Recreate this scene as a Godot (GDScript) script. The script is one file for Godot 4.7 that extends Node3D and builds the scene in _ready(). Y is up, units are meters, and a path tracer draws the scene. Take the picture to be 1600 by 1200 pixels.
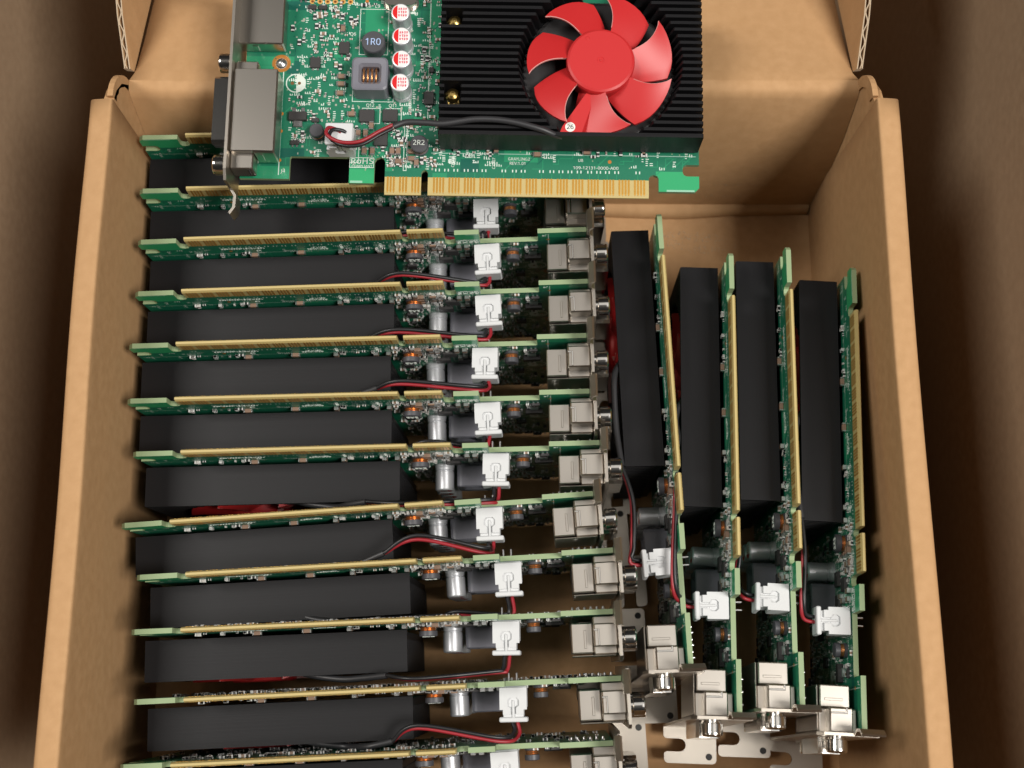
extends Node3D
# All measures below are millimetres; S turns them into metres. The floor of the inner box is at y = 0.
const S := 0.001
const TOP := 74.5          # height of the gold edges of the standing cards above the box floor
var rng := RandomNumberGenerator.new()
var M := {}
var used := {}

# ------------------------------------------------------------------ mesh helpers
class MB:
	var v := PackedVector3Array()
	var n := PackedVector3Array()
	var t := PackedVector2Array()
	var c := PackedColorArray()
	var col := Color.WHITE
	func tri(a: Vector3, b: Vector3, d: Vector3, na: Vector3, nb: Vector3, nd: Vector3, ua := Vector2.ZERO, ub := Vector2.ZERO, ud := Vector2.ZERO):
		if (d - a).cross(b - a).dot(na + nb + nd) < 0.0:
			var q = b; b = d; d = q
			q = nb; nb = nd; nd = q
			q = ub; ub = ud; ud = q
		v.append_array([a, b, d]); n.append_array([na, nb, nd]); t.append_array([ua, ub, ud]); c.append_array([col, col, col])
	func flat(a: Vector3, b: Vector3, d: Vector3, out: Vector3):
		var nn := (b - a).cross(d - a)
		if nn.length() < 1e-9: return
		nn = nn.normalized()
		if nn.dot(out) < 0.0: nn = -nn
		tri(a, b, d, nn, nn, nn)
	func quad(a: Vector3, b: Vector3, d: Vector3, e: Vector3, out: Vector3):
		flat(a, b, d, out); flat(a, d, e, out)
	# chamfered box
	func box(lo: Vector3, hi: Vector3, bev := 0.0):
		var m := (lo + hi) * 0.5
		var h := (hi - lo) * 0.5
		bev = min(bev, min(h.x, min(h.y, h.z)) * 0.9)
		for ax in 3:
			var b1 := (ax + 1) % 3
			var b2 := (ax + 2) % 3
			for s in [-1.0, 1.0]:
				var p := []
				for k in [[-1, -1], [1, -1], [1, 1], [-1, 1]]:
					var q := Vector3.ZERO
					q[ax] = s * h[ax]; q[b1] = k[0] * (h[b1] - bev); q[b2] = k[1] * (h[b2] - bev)
					p.append(m + q)
				var o := Vector3.ZERO; o[ax] = s
				quad(p[0], p[1], p[2], p[3], o)
		if bev <= 0.0: return
		for ax in 3:
			var b1 := (ax + 1) % 3
			var b2 := (ax + 2) % 3
			for s1 in [-1.0, 1.0]:
				for s2 in [-1.0, 1.0]:
					var p := []
					for k in [[-1, 0], [1, 0], [1, 1], [-1, 1]]:
						var q := Vector3.ZERO
						q[ax] = k[0] * (h[ax] - bev)
						q[b1] = s1 * (h[b1] - (bev if k[1] == 0 else 0.0)); q[b2] = s2 * (h[b2] - (0.0 if k[1] == 0 else bev))
						p.append(m + q)
					var o := Vector3.ZERO; o[b1] = s1; o[b2] = s2
					quad(p[0], p[1], p[2], p[3], o)
		for sx in [-1.0, 1.0]:
			for sy in [-1.0, 1.0]:
				for sz in [-1.0, 1.0]:
					var s := Vector3(sx, sy, sz)
					flat(m + s * (h - Vector3(0, bev, bev)), m + s * (h - Vector3(bev, 0, bev)), m + s * (h - Vector3(bev, bev, 0)), s)
	# polygon (2D) pushed along an axis: plane 0 = xy pushed along z, 1 = xz pushed along y, 2 = zy pushed along x
	func at3(p: Vector2, d: float, plane: int) -> Vector3:
		return Vector3(p.x, p.y, d) if plane == 0 else (Vector3(p.x, d, p.y) if plane == 1 else Vector3(d, p.y, p.x))
	func push(poly: PackedVector2Array, d0: float, d1: float, plane := 0, caps := true, sides := true, uvs := Vector2.ZERO, smooth := false):
		if Geometry2D.is_polygon_clockwise(poly): poly.reverse()
		var ax := at3(Vector2.ZERO, 1.0, plane)
		if caps:
			var id := Geometry2D.triangulate_polygon(poly)
			for k in range(0, id.size(), 3):
				for e in [[d0, -ax], [d1, ax]]:
					var a := poly[id[k]]; var b := poly[id[k + 1]]; var d := poly[id[k + 2]]
					tri(at3(a, e[0], plane), at3(b, e[0], plane), at3(d, e[0], plane), e[1], e[1], e[1], a * uvs, b * uvs, d * uvs)
		if sides:
			var m := poly.size()
			for k in m:
				var a := poly[k]; var b := poly[(k + 1) % m]
				var nn := (b - a).orthogonal().normalized()
				var na := nn; var nb := nn
				if smooth:
					na = ((a - poly[(k + m - 1) % m]).orthogonal().normalized() + nn).normalized()
					nb = ((poly[(k + 2) % m] - b).orthogonal().normalized() + nn).normalized()
				if Geometry2D.is_point_in_polygon((a + b) * 0.5 + nn * 0.001, poly):
					na = -na; nb = -nb
				var oa := at3(na, 0, plane); var ob := at3(nb, 0, plane)
				tri(at3(a, d0, plane), at3(b, d0, plane), at3(b, d1, plane), oa, ob, ob)
				tri(at3(a, d0, plane), at3(b, d1, plane), at3(a, d1, plane), oa, ob, oa)
	# turned shape about an axis (0 x, 1 y, 2 z): profile of [radius, height]
	func lathe(c0: Vector3, axis: int, prof: Array, seg := 20, uv_top := 0.0):
		var b1 := (axis + 1) % 3
		var b2 := (axis + 2) % 3
		for k in prof.size() - 1:
			var r0: float = prof[k][0]; var h0: float = prof[k][1]; var r1: float = prof[k + 1][0]; var h1: float = prof[k + 1][1]
			var sl := Vector2(h1 - h0, r0 - r1).normalized()
			for i in seg:
				var q := []
				var nq := []
				for a in [TAU * i / seg, TAU * (i + 1) / seg]:
					var d := Vector3.ZERO; d[b1] = cos(a); d[b2] = sin(a)
					var up := Vector3.ZERO; up[axis] = 1
					q.append(c0 + d * r0 + up * h0); q.append(c0 + d * r1 + up * h1)
					nq.append(d * sl.x + up * sl.y)
				if r0 > 1e-5: tri(q[0], q[2], q[3], nq[0], nq[1], nq[1], Vector2(q[0][b1], q[0][b2]) * uv_top, Vector2(q[2][b1], q[2][b2]) * uv_top, Vector2(q[3][b1], q[3][b2]) * uv_top)
				if r1 > 1e-5: tri(q[0], q[3], q[1], nq[0], nq[1], nq[0], Vector2(q[0][b1], q[0][b2]) * uv_top, Vector2(q[3][b1], q[3][b2]) * uv_top, Vector2(q[1][b1], q[1][b2]) * uv_top)
	func tube(pts: PackedVector3Array, r: float, seg := 8):
		var rings := []
		var side := Vector3.UP
		for i in pts.size():
			var d := (pts[min(i + 1, pts.size() - 1)] - pts[max(i - 1, 0)]).normalized()
			side = (side - d * side.dot(d))
			if side.length() < 0.05: side = d.cross(Vector3(0.3, 0.7, 0.64))
			side = side.normalized()
			var o := d.cross(side)
			var ring := []
			for k in seg:
				var a := TAU * k / seg
				ring.append([pts[i] + (side * cos(a) + o * sin(a)) * r, side * cos(a) + o * sin(a)])
			rings.append(ring)
		for i in pts.size() - 1:
			for k in seg:
				var a = rings[i][k]; var b = rings[i][(k + 1) % seg]; var d = rings[i + 1][(k + 1) % seg]; var e = rings[i + 1][k]
				tri(a[0], b[0], d[0], a[1], b[1], d[1]); tri(a[0], d[0], e[0], a[1], d[1], e[1])
		for e in [0, pts.size() - 1]:
			var out := (pts[0] - pts[1]) if e == 0 else (pts[-1] - pts[-2])
			for k in seg: flat(pts[e], rings[e][k][0], rings[e][(k + 1) % seg][0], out)
	func done(colored := false) -> ArrayMesh:
		var a := []
		a.resize(Mesh.ARRAY_MAX)
		var w := PackedVector3Array()
		w.resize(v.size())
		for i in v.size(): w[i] = v[i] * 0.001
		a[Mesh.ARRAY_VERTEX] = w; a[Mesh.ARRAY_NORMAL] = n; a[Mesh.ARRAY_TEX_UV] = t
		if colored: a[Mesh.ARRAY_COLOR] = c
		var m := ArrayMesh.new()
		m.add_surface_from_arrays(Mesh.PRIMITIVE_TRIANGLES, a)
		return m

func put(called: String, b, mat: Material, parent: Node, colored := false) -> MeshInstance3D:
	var o := MeshInstance3D.new()
	o.name = called
	o.mesh = b.done(colored) if b is MB else b
	o.material_override = mat
	parent.add_child(o, true)
	return o

func numbered(called: String) -> String:
	used[called] = used.get(called, -1) + 1
	return called if used[called] == 0 else "%s_%03d" % [called, used[called]]

func tag(o: Node, label: String, category: String, group := ""):
	o.set_meta("label", label); o.set_meta("category", category)
	if group: o.set_meta("group", group)

func V(x: float, y: float, z: float) -> Vector3: return Vector3(x, y, z)

func rrect(x0: float, y0: float, x1: float, y1: float, r: float, seg := 4) -> PackedVector2Array:
	var p := PackedVector2Array()
	for k in [[x1 - r, y1 - r, 0.0], [x0 + r, y1 - r, 90.0], [x0 + r, y0 + r, 180.0], [x1 - r, y0 + r, 270.0]]:
		for i in seg + 1:
			var a := deg_to_rad(k[2] + 90.0 * i / seg)
			p.append(Vector2(k[0] + cos(a) * r, k[1] + sin(a) * r))
	return p

func curve(pts: Array, steps := 8) -> PackedVector3Array:
	var out := PackedVector3Array()
	for i in pts.size() - 1:
		var p0: Vector3 = pts[max(i - 1, 0)]; var p1: Vector3 = pts[i]; var p2: Vector3 = pts[i + 1]; var p3: Vector3 = pts[min(i + 2, pts.size() - 1)]
		for k in steps: out.append(p1.cubic_interpolate(p2, p0, p3, float(k) / steps))
	out.append(pts[-1])
	return out

func text(called: String, s: String, high: float, at: Vector3, mat: Material, parent: Node, turn := 0.0, squeeze := 1.0):
	var tm := TextMesh.new()
	var f := SystemFont.new()
	f.font_names = PackedStringArray(["Droid Sans"])
	tm.font = f; tm.text = s; tm.font_size = 24; tm.pixel_size = 0.001; tm.depth = 0.002; tm.curve_step = 4.0
	var o := MeshInstance3D.new()
	o.name = called; o.mesh = tm; o.material_override = mat
	parent.add_child(o, true)
	o.position = at * S
	o.rotation.z = turn
	var size := high * S / (0.72 * 24.0) / 0.001
	o.scale = Vector3(size * squeeze, size, size)

# ------------------------------------------------------------------ materials
func mat(lin: Color, rough := 0.6, metal := 0.0, spec := 0.5) -> StandardMaterial3D:
	var m := StandardMaterial3D.new()
	m.albedo_color = lin.linear_to_srgb()
	m.roughness = rough; m.metallic = metal; m.metallic_specular = spec
	return m

func noise_tex(seed_: int, size: int, freq: float, octaves: int, lo: Color, hi: Color, streak := Vector2.ONE, speck := 0.0) -> ImageTexture:
	var fn := FastNoiseLite.new()
	fn.seed = seed_; fn.noise_type = FastNoiseLite.TYPE_SIMPLEX; fn.frequency = freq; fn.fractal_octaves = octaves
	var im := Image.create(size, size, true, Image.FORMAT_RGB8)
	var r := RandomNumberGenerator.new(); r.seed = seed_
	for y in size:
		for x in size:
			# the four-way blend makes the edges meet
			var fx := float(x) / size; var fy := float(y) / size
			var a := fn.get_noise_2d(x * streak.x, y * streak.y); var b := fn.get_noise_2d((x - size) * streak.x, y * streak.y)
			var c := fn.get_noise_2d(x * streak.x, (y - size) * streak.y); var d := fn.get_noise_2d((x - size) * streak.x, (y - size) * streak.y)
			var k: float = lerp(lerp(a, b, fx), lerp(c, d, fx), fy) * 1.5 * 0.5 + 0.5
			if speck > 0.0: k += (r.randf() - 0.5) * speck
			im.set_pixel(x, y, lo.lerp(hi, clamp(k, 0.0, 1.0)))
	im.generate_mipmaps()
	return ImageTexture.create_from_image(im)

func cardboard(seed_: int, lo: Color, hi: Color) -> StandardMaterial3D:
	var m := StandardMaterial3D.new()
	m.albedo_texture = noise_tex(seed_, 512, 0.03, 5, lo.linear_to_srgb(), hi.linear_to_srgb(), Vector2(1.0, 1.0), 0.28)
	m.uv1_triplanar = true; m.uv1_world_triplanar = true
	m.uv1_scale = Vector3.ONE * 11.0
	m.roughness = 0.72; m.metallic_specular = 0.35
	m.heightmap_enabled = true
	m.heightmap_texture = noise_tex(seed_ + 7, 256, 0.03, 4, Color.BLACK, Color.WHITE, Vector2(0.9, 1.1))
	m.heightmap_scale = 0.006
	return m

func pcb_texture() -> ImageTexture:
	# solder mask with copper pours, traces, vias and silkscreen print; 13 pixels to the millimetre
	var W := 2000; var H := 936
	var k := 13.0
	var im := Image.create(W, H, true, Image.FORMAT_RGB8)
	var base := Color(0.012, 0.155, 0.085).linear_to_srgb()
	var pour := Color(0.020, 0.235, 0.115).linear_to_srgb()
	var deep := Color(0.006, 0.098, 0.070).linear_to_srgb()
	var bright := Color(0.028, 0.330, 0.135).linear_to_srgb()
	var white := Color(0.60, 0.66, 0.61).linear_to_srgb()
	im.fill(base)
	var r := RandomNumberGenerator.new(); r.seed = 77
	for i in 70:
		var x := r.randf_range(0, 150); var y := r.randf_range(0, 70)
		im.fill_rect(Rect2i(int(x * k), int(y * k), int(r.randf_range(3, 16) * k), int(r.randf_range(2, 7) * k)), [pour, deep, base, pour, base][i % 5])
	# solid pours at the hook, the small tab and near the bracket
	for q in [[136, 0, 14, 9, bright], [36, 0, 9, 8.4, bright], [0, 0, 17.2, 9, pour], [40, 48, 6, 17, pour], [61, 38, 6, 30, pour], [1, 44, 16, 3, pour]]:
		im.fill_rect(Rect2i(int(q[0] * k), int(q[1] * k), int(q[2] * k), int(q[3] * k)), q[4])
	# traces
	for i in 190:
		var x := r.randf_range(14, 148) * k; var y := r.randf_range(7, 68) * k
		var c: Color = [pour, deep, pour][i % 3]
		var dir := [Vector2(1, 0), Vector2(0, 1), Vector2(0.7, 0.7), Vector2(0.7, -0.7)][r.randi() % 4] as Vector2
		var n := int(r.randf_range(2, 9) * k)
		for s in n:
			im.fill_rect(Rect2i(int(x), int(y), 3, 3), c)
			x += dir.x; y += dir.y
			if s == n / 2: dir = Vector2(abs(dir.y), dir.x)
	# pairs of marks above the contacts, with a trace to each
	var u := 64.5
	while u < 132.0:
		if int(u * 10) % 7 != 0:
			for d in [0.0, 1.15]:
				im.fill_rect(Rect2i(int((u + d) * k), int(8.0 * k), 5, 12), white)
			im.fill_rect(Rect2i(int((u + 0.6) * k), int(6.0 * k), 3, 22), pour)
		u += [2.9, 2.9, 3.4, 3.0][int(u) % 4]
	# a thin printed line along the sink and frames round the parts
	im.fill_rect(Rect2i(int(63 * k), int(14.1 * k), int(86 * k), 4), white.lerp(base, 0.35))
	for f in [[38.2, 48, 47.8, 64.4], [30.0, 10.6, 39.6, 21], [19.8, 66.6, 36, 69], [36.6, 8.9, 44.6, 12.4], [40.0, 24, 46, 29.5], [47.6, 24, 53, 29.5], [54, 8, 55.2, 24], [13.6, 6, 13.9, 46], [61.4, 26, 61.7, 68], [36.6, 31.6, 50.2, 44.4]]:
		var x0 := int(f[0] * k); var y0 := int(f[1] * k); var x1 := int(f[2] * k); var y1 := int(f[3] * k)
		im.fill_rect(Rect2i(x0, y0, x1 - x0, 3), white); im.fill_rect(Rect2i(x0, y1 - 3, x1 - x0, 3), white)
		im.fill_rect(Rect2i(x0, y0, 3, y1 - y0), white); im.fill_rect(Rect2i(x1 - 3, y0, 3, y1 - y0), white)
	# small print: clusters of short strokes standing for part numbers next to the components
	for i in 330:
		var x := r.randf_range(15, 64); var y := r.randf_range(8, 67)
		if i % 4 == 0: x = r.randf_range(64, 149); y = r.randf_range(9.5, 14.5)
		if x > 36.6 and x < 50.2 and y > 31.6 and y < 64.4: continue
		if y < 14.0 and ((x > 84 and x < 98.5) or (x > 104 and x < 127) or (x > 33 and x < 46)): continue
		var up := r.randf() < 0.6
		for s in r.randi_range(2, 5):
			var px := int((x + (s * 0.72 if up else 0.0)) * k); var py := int((y + (0.0 if up else s * 0.72)) * k)
			if up: im.fill_rect(Rect2i(px, py, 4, r.randi_range(8, 14)), white)
			else: im.fill_rect(Rect2i(px, py, r.randi_range(8, 14), 4), white)
			if r.randf() < 0.5: im.fill_rect(Rect2i(px, py, 8, 3), white)
	# solder pads
	for i in 260:
		var p := Vector2(r.randf_range(15, 64), r.randf_range(8, 67)) * k
		im.fill_rect(Rect2i(int(p.x), int(p.y), r.randi_range(5, 10), r.randi_range(5, 12)), Color(0.62, 0.62, 0.58))
	# the half white ring and its two holes
	for y in range(-50, 51):
		for x in range(-50, 51):
			var d := Vector2(x, y).length()
			if (d < 42 and x > 2) or (d > 38 and d < 43): im.set_pixel(int(17.9 * k) + x, int(37.7 * k) + y, white)
			if Vector2(x - 15, y).length() < 7 or Vector2(x + 15, y).length() < 8: im.set_pixel(int(17.9 * k) + x, int(37.7 * k) + y, Color(0.42, 0.30, 0.16))
			if d < 36 and false: pass
	# copper ring round the bracket solder point, plated holes of the unused header, vias
	for q in [[12.8, 44.6, 40, Color(0.62, 0.40, 0.16)], [12.8, 44.6, 25, Color(0.75, 0.73, 0.70)]]:
		disc(im, q[0] * k, q[1] * k, q[2], q[3])
	for i in 6:
		for j in 2:
			disc(im, (22.0 + i * 2.54) * k, (68.8 - j * 2.4 + 0.4) * k, 12, Color(0.80, 0.62, 0.34)); disc(im, (22.0 + i * 2.54) * k, (68.8 - j * 2.4 + 0.4) * k, 6, Color(0.45, 0.24, 0.10))
	for q in [[40.3, 67], [121, 12], [13.8, 27], [13.8, 21], [13.8, 11], [2.4, 10.5]]:
		disc(im, q[0] * k, q[1] * k, 8, Color(0.72, 0.45, 0.20))
	for i in 240:
		disc(im, r.randf_range(2, 149) * k, r.randf_range(8, 68) * k, 3, deep if i % 2 else Color(0.55, 0.62, 0.5))
	im.fill_rect(Rect2i(int(139.5 * k), int(2.2 * k), int(9 * k), 9), white.lerp(bright, 0.4))
	im.fill_rect(Rect2i(int(37.0 * k), int(3.7 * k), int(4 * k), 10), white.lerp(bright, 0.4))
	im.generate_mipmaps()
	return ImageTexture.create_from_image(im)

func disc(im: Image, cx: float, cy: float, rad: float, c: Color):
	for y in range(int(-rad), int(rad) + 1):
		var w := int(sqrt(max(rad * rad - y * y, 0.0)))
		im.fill_rect(Rect2i(int(cx) - w, int(cy) + y, 2 * w + 1, 1), c)

func cap_texture() -> ImageTexture:
	# print on top of the can: a red segment and rows of pink figures
	var im := Image.create(128, 128, true, Image.FORMAT_RGB8)
	im.fill(Color(0.86, 0.86, 0.86))
	for y in 128:
		for x in 128:
			var p := Vector2(x - 64, y - 64)
			if p.length() < 52 and p.x < -20: im.set_pixel(x, y, Color(0.80, 0.07, 0.08))
	var r := RandomNumberGenerator.new(); r.seed = 5
	for row in 3:
		for ch in 4:
			var x := 50 + ch * 15; var y := 32 + row * 23
			for s in 5:
				im.fill_rect(Rect2i(x + r.randi_range(0, 7), y + r.randi_range(0, 3), 3, r.randi_range(10, 17)), Color(0.80, 0.33, 0.38))
			for s in 2: im.fill_rect(Rect2i(x, y + r.randi_range(0, 14), 11, 3), Color(0.80, 0.33, 0.38))
	im.generate_mipmaps()
	return ImageTexture.create_from_image(im)

func make_materials():
	M.board_kraft = cardboard(11, Color(0.415, 0.242, 0.114), Color(0.475, 0.285, 0.142))
	M.carton_kraft = cardboard(31, Color(0.325, 0.222, 0.138), Color(0.385, 0.270, 0.172))
	M.paper_edge = mat(Color(0.44, 0.34, 0.235), 0.9)
	M.pcb = mat(Color(1, 1, 1), 0.34)
	M.pcb.albedo_texture = pcb_texture()
	M.pcb_edge = mat(Color(0.25, 0.33, 0.18), 0.62)
	M.finger_base = mat(Color(0.47, 0.37, 0.15), 0.5)
	M.gold = mat(Color(0.78, 0.42, 0.08), 0.30, 0.75)
	M.black_metal = mat(Color(0.0078, 0.0076, 0.0088), 0.44, 0.0, 0.34)
	M.black_metal.normal_enabled = true
	M.black_metal.normal_texture = brushed()
	M.black_metal.normal_scale = 0.1
	M.black_metal.uv1_triplanar = true; M.black_metal.uv1_scale = Vector3.ONE * 42.0
	M.red = mat(Color(0.50, 0.022, 0.024), 0.42)
	M.red_flash = mat(Color(0.62, 0.32, 0.30), 0.6)
	M.nickel = mat(Color(0.55, 0.51, 0.46), 0.30, 1.0)
	M.steel = mat(Color(0.46, 0.42, 0.37), 0.36, 1.0)
	M.chrome = mat(Color(0.66, 0.64, 0.61), 0.16, 1.0)
	M.silver = mat(Color(0.62, 0.63, 0.66), 0.38, 0.55)
	M.white_plastic = mat(Color(0.56, 0.57, 0.58), 0.5)
	M.black_plastic = mat(Color(0.018, 0.017, 0.018), 0.5)
	M.chip = mat(Color(0.030, 0.028, 0.028), 0.55)
	M.ferrite = mat(Color(0.060, 0.060, 0.068), 0.45)
	M.choke = mat(Color(0.165, 0.165, 0.195), 0.42)
	M.copper = mat(Color(0.62, 0.29, 0.12), 0.32, 0.9)
	M.brass = mat(Color(0.60, 0.42, 0.14), 0.28, 1.0)
	M.mlcc = mat(Color(0.23, 0.145, 0.10), 0.5)
	M.print_white = mat(Color(0.62, 0.67, 0.62), 0.7)
	M.print_blue = mat(Color(0.36, 0.48, 0.72), 0.7)
	M.print_ink = mat(Color(0.03, 0.03, 0.03), 0.7)
	M.sticker = mat(Color(0.75, 0.74, 0.70), 0.6)
	M.wire_red = mat(Color(0.27, 0.014, 0.022), 0.45)
	M.wire_black = mat(Color(0.012, 0.012, 0.014), 0.4)
	M.sleeve = mat(Color(0.026, 0.026, 0.029), 0.45)
	M.cap_top = mat(Color(1, 1, 1), 0.45)
	M.cap_top.albedo_texture = cap_texture()
	M.speck = mat(Color(1, 1, 1), 0.4)
	M.speck.vertex_color_use_as_albedo = true
	M.solder = mat(Color(0.66, 0.66, 0.66), 0.28, 0.95)

func brushed() -> ImageTexture:
	var im := Image.create(256, 256, false, Image.FORMAT_RGB8)
	var r := RandomNumberGenerator.new(); r.seed = 3
	var rows := []
	for y in 256: rows.append(r.randf())
	for y in 256:
		for x in 256:
			var v: float = clamp(rows[y] * 0.7 + r.randf() * 0.3, 0.0, 1.0)
			im.set_pixel(x, y, Color(v, v, v))
	im.bump_map_to_normal_map(1.6)
	return ImageTexture.create_from_image(im)

# ------------------------------------------------------------------ the graphics card
# card axes: x runs from the bracket (0) to the far end (150), y from the contact edge (0) to the other edge (69), z out of the component side
const FAN := Vector2(117.0, 40.0)

func make_card() -> Node3D:
	var root := Node3D.new()
	root.name = "graphics_card"
	# ---- circuit board
	var out := PackedVector2Array([Vector2(1.2, 4.7), Vector2(1.2, 69), Vector2(150, 69), Vector2(150, 11.4), Vector2(146, 11.4), Vector2(145.1, 11.0), Vector2(144.7, 10.2), Vector2(144.7, 8.7), Vector2(145.1, 7.9), Vector2(146, 7.5), Vector2(150, 7.5), Vector2(150, 3.6), Vector2(148.6, 2.2), Vector2(136.9, 2.2), Vector2(136.9, 6.6), Vector2(136.5, 7.4), Vector2(135.3, 7.8), Vector2(134.1, 7.4), Vector2(133.7, 6.6), Vector2(133.7, 5.9), Vector2(62.2, 5.9), Vector2(62.2, 7.4), Vector2(61.8, 8.1), Vector2(61.1, 8.4), Vector2(60.4, 8.1), Vector2(60, 7.4), Vector2(60, 5.9), Vector2(48.2, 5.9), Vector2(48.2, 11), Vector2(47.7, 12.1), Vector2(46.6, 12.6), Vector2(45.3, 12.1), Vector2(44.7, 11), Vector2(44.7, 3.6), Vector2(36.6, 3.6), Vector2(36.6, 12.4), Vector2(17.6, 12.4), Vector2(17.2, 12), Vector2(17.2, 4.7)])
	var b := MB.new(); b.push(out, -1.6, 0.0, 0, true, false, Vector2(13.0 / 2000.0, 13.0 / 936.0))
	var pcb := put("circuit_board", b, M.pcb, root)
	b = MB.new(); b.push(out, -1.598, -0.002, 0, false, true)
	put("board_edge", b, M.pcb_edge, pcb)
	for e in [[48.2, 60.0], [62.2, 133.7]]:
		b = MB.new()
		var prof := PackedVector2Array([Vector2(-1.6, 5.9), Vector2(-1.6, 1.0), Vector2(-1.15, 0.0), Vector2(-0.45, 0.0), Vector2(0.0, 1.0), Vector2(0.0, 5.9)])
		b.push(prof, e[0], e[1], 2)
		put("edge_connector", b, M.finger_base, pcb)
	b = MB.new()
	var u := 48.9
	var gap := 4
	while u < 133.2:
		if u < 59.4 or u > 62.7:
			gap -= 1
			if gap == 0:
				gap = [4, 4, 5, 4, 5][int(u) % 5]
			else:
				b.box(V(u, 1.15, -0.01), V(u + 0.6, 6.0, 0.06)); b.box(V(u, 1.15, -1.66), V(u + 0.6, 6.0, -1.59))
				b.flat(V(u, 1.15, 0.06), V(u + 0.6, 1.15, 0.06), V(u + 0.3, 0.5, 0.02), V(0, 0, 1))
		u += 1.0
	put("contact_pads", b, M.gold, pcb).set_meta("kind", "stuff")
	text("printed_text", "RoHS", 1.9, V(40.65, 11.1, 0.03), M.print_white, pcb, 0.0, 1.2)
	text("printed_text", "COMPLIANT", 0.8, V(40.65, 9.4, 0.03), M.print_white, pcb, 0.0, 1.1)
	text("printed_text", "GRAYLING2", 1.0, V(91.6, 12.6, 0.03), M.print_white, pcb, 0.0, 1.0)
	text("printed_text", "REV:1.01", 1.0, V(91.2, 11.1, 0.03), M.print_white, pcb, 0.0, 1.0)
	text("printed_text", "109-12131-0000-A00", 1.0, V(116.5, 9.9, 0.03), M.print_white, pcb, 0.0, 1.15)
	text("printed_text", "U8", 1.0, V(111.6, 12.4, 0.03), M.print_white, pcb)
	text("printed_text", "J4", 1.2, V(15.2, 7.4, 0.03), M.print_white, pcb)
	text("printed_text", "U2", 1.2, V(27.5, 48.2, 0.03), M.print_white, pcb)
	text("printed_text", "Q3", 1.2, V(23.3, 52.0, 0.03), M.print_white, pcb)
	text("printed_text", "Q6", 1.2, V(36.0, 55.3, 0.03), M.print_white, pcb)
	text("printed_text", "L8", 1.2, V(40.8, 65.4, 0.03), M.print_white, pcb)
	text("printed_text", "L9", 1.2, V(43.8, 65.4, 0.03), M.print_white, pcb)
	text("printed_text", "Q11", 1.1, V(50.0, 30.4, 0.03), M.print_white, pcb)
	text("printed_text", "Q12", 1.1, V(42.6, 30.4, 0.03), M.print_white, pcb)
	text("printed_text", "C3210", 1.0, V(60.0, 47.0, 0.03), M.print_white, pcb, PI / 2)
	text("printed_text", "C3208", 1.0, V(70.1, 11.4, 0.03), M.print_white, pcb, PI / 2)
	text("printed_text", "C3207", 1.0, V(83.4, 11.0, 0.03), M.print_white, pcb, PI / 2)

	# ---- heatsink: base plate and 23 fins cut out round the fan
	b = MB.new()
	b.box(V(66.4, 16.0, 2.1), V(149.0, 65.2, 4.6), 0.2)
	var sink := put("heatsink", b, M.black_metal, root)
	var uc := FAN.x; var vc := FAN.y
	for i in 23:
		var v0 := 15.0 + i * 2.25
		var vm := v0 + 0.5
		var thick := 1.0 if i > 0 else 1.3
		var cut := 26.0 * 26.0 - (vm - vc) * (vm - vc)
		var segs := [[66.0, 149.4]]
		if cut > 4.0 and i > 0:
			var h := sqrt(cut)
			segs = [[66.0, uc - h], [uc + h, 149.4]]
		var pin: bool = abs(vm - 29.2) < 2.6 or abs(vm - 54.1) < 2.6
		for s in segs:
			var a: float = s[0]; var e: float = s[1]
			if e - a < 0.8: continue
			b = MB.new()
			var lo := 4.55 if i > 0 else 1.6
			var sl0 := 2.2 if a > 70.0 else 0.0
			var sl1 := 2.2 if e < 140.0 else 0.0
			if pin and a < 70.0:
				b.push(PackedVector2Array([Vector2(a, lo), Vector2(67.6, lo), Vector2(67.6, 14.5), Vector2(a, 14.5)]), v0, v0 + thick, 1)
				put("fin", b, M.black_metal, sink)
				b = MB.new()
				a = 72.8
			b.push(PackedVector2Array([Vector2(a - sl0, lo), Vector2(e + sl1, lo), Vector2(e, 14.2), Vector2(e - 0.3, 14.5), Vector2(a + 0.3, 14.5), Vector2(a, 14.2)]), v0, v0 + thick, 1)
			put("fin", b, M.black_metal, sink)
	for p in [[70.2, 29.2], [70.2, 54.1]]:
		b = MB.new()
		b.lathe(V(p[0], p[1], 0), 2, [[1.1, 4.6], [1.1, 10.4], [2.2, 10.6], [2.3, 11.6], [1.7, 12.6], [0.9, 13.1], [0.0, 13.2]], 16)
		var coil := PackedVector3Array()
		for k in 60: coil.append(V(p[0] + cos(k * 0.62) * 1.9, p[1] + sin(k * 0.62) * 1.9, 4.8 + k * 0.09))
		b.tube(coil, 0.22, 5)
		put("spring_screw", b, M.brass, sink)

	# ---- fan: dark well, red hub, seven blades, one red strut with a dot
	b = MB.new()
	b.lathe(V(uc, vc, 0), 2, [[0.0, 4.4], [24.6, 4.4], [24.6, 5.6], [23.6, 5.9], [0.0, 5.9]], 40)
	b.lathe(V(uc, vc, 0), 2, [[9.6, 5.9], [9.4, 8.0], [0.0, 8.0]], 28)
	var fan := put("fan", b, M.black_plastic, root)
	b = MB.new()
	b.lathe(V(uc, vc, 0), 2, [[10.6, 8.2], [10.9, 14.4], [10.6, 15.3], [9.9, 15.7], [1.1, 15.7], [0.95, 15.55], [0.5, 15.55], [0.35, 15.8], [0.0, 15.85]], 40)
	b.lathe(V(uc - 4.2, vc + 7.3, 15.7), 2, [[0.75, 0.0], [0.6, 0.12], [0.0, 0.14]], 12)
	put("hub", b, M.red, fan)
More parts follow.
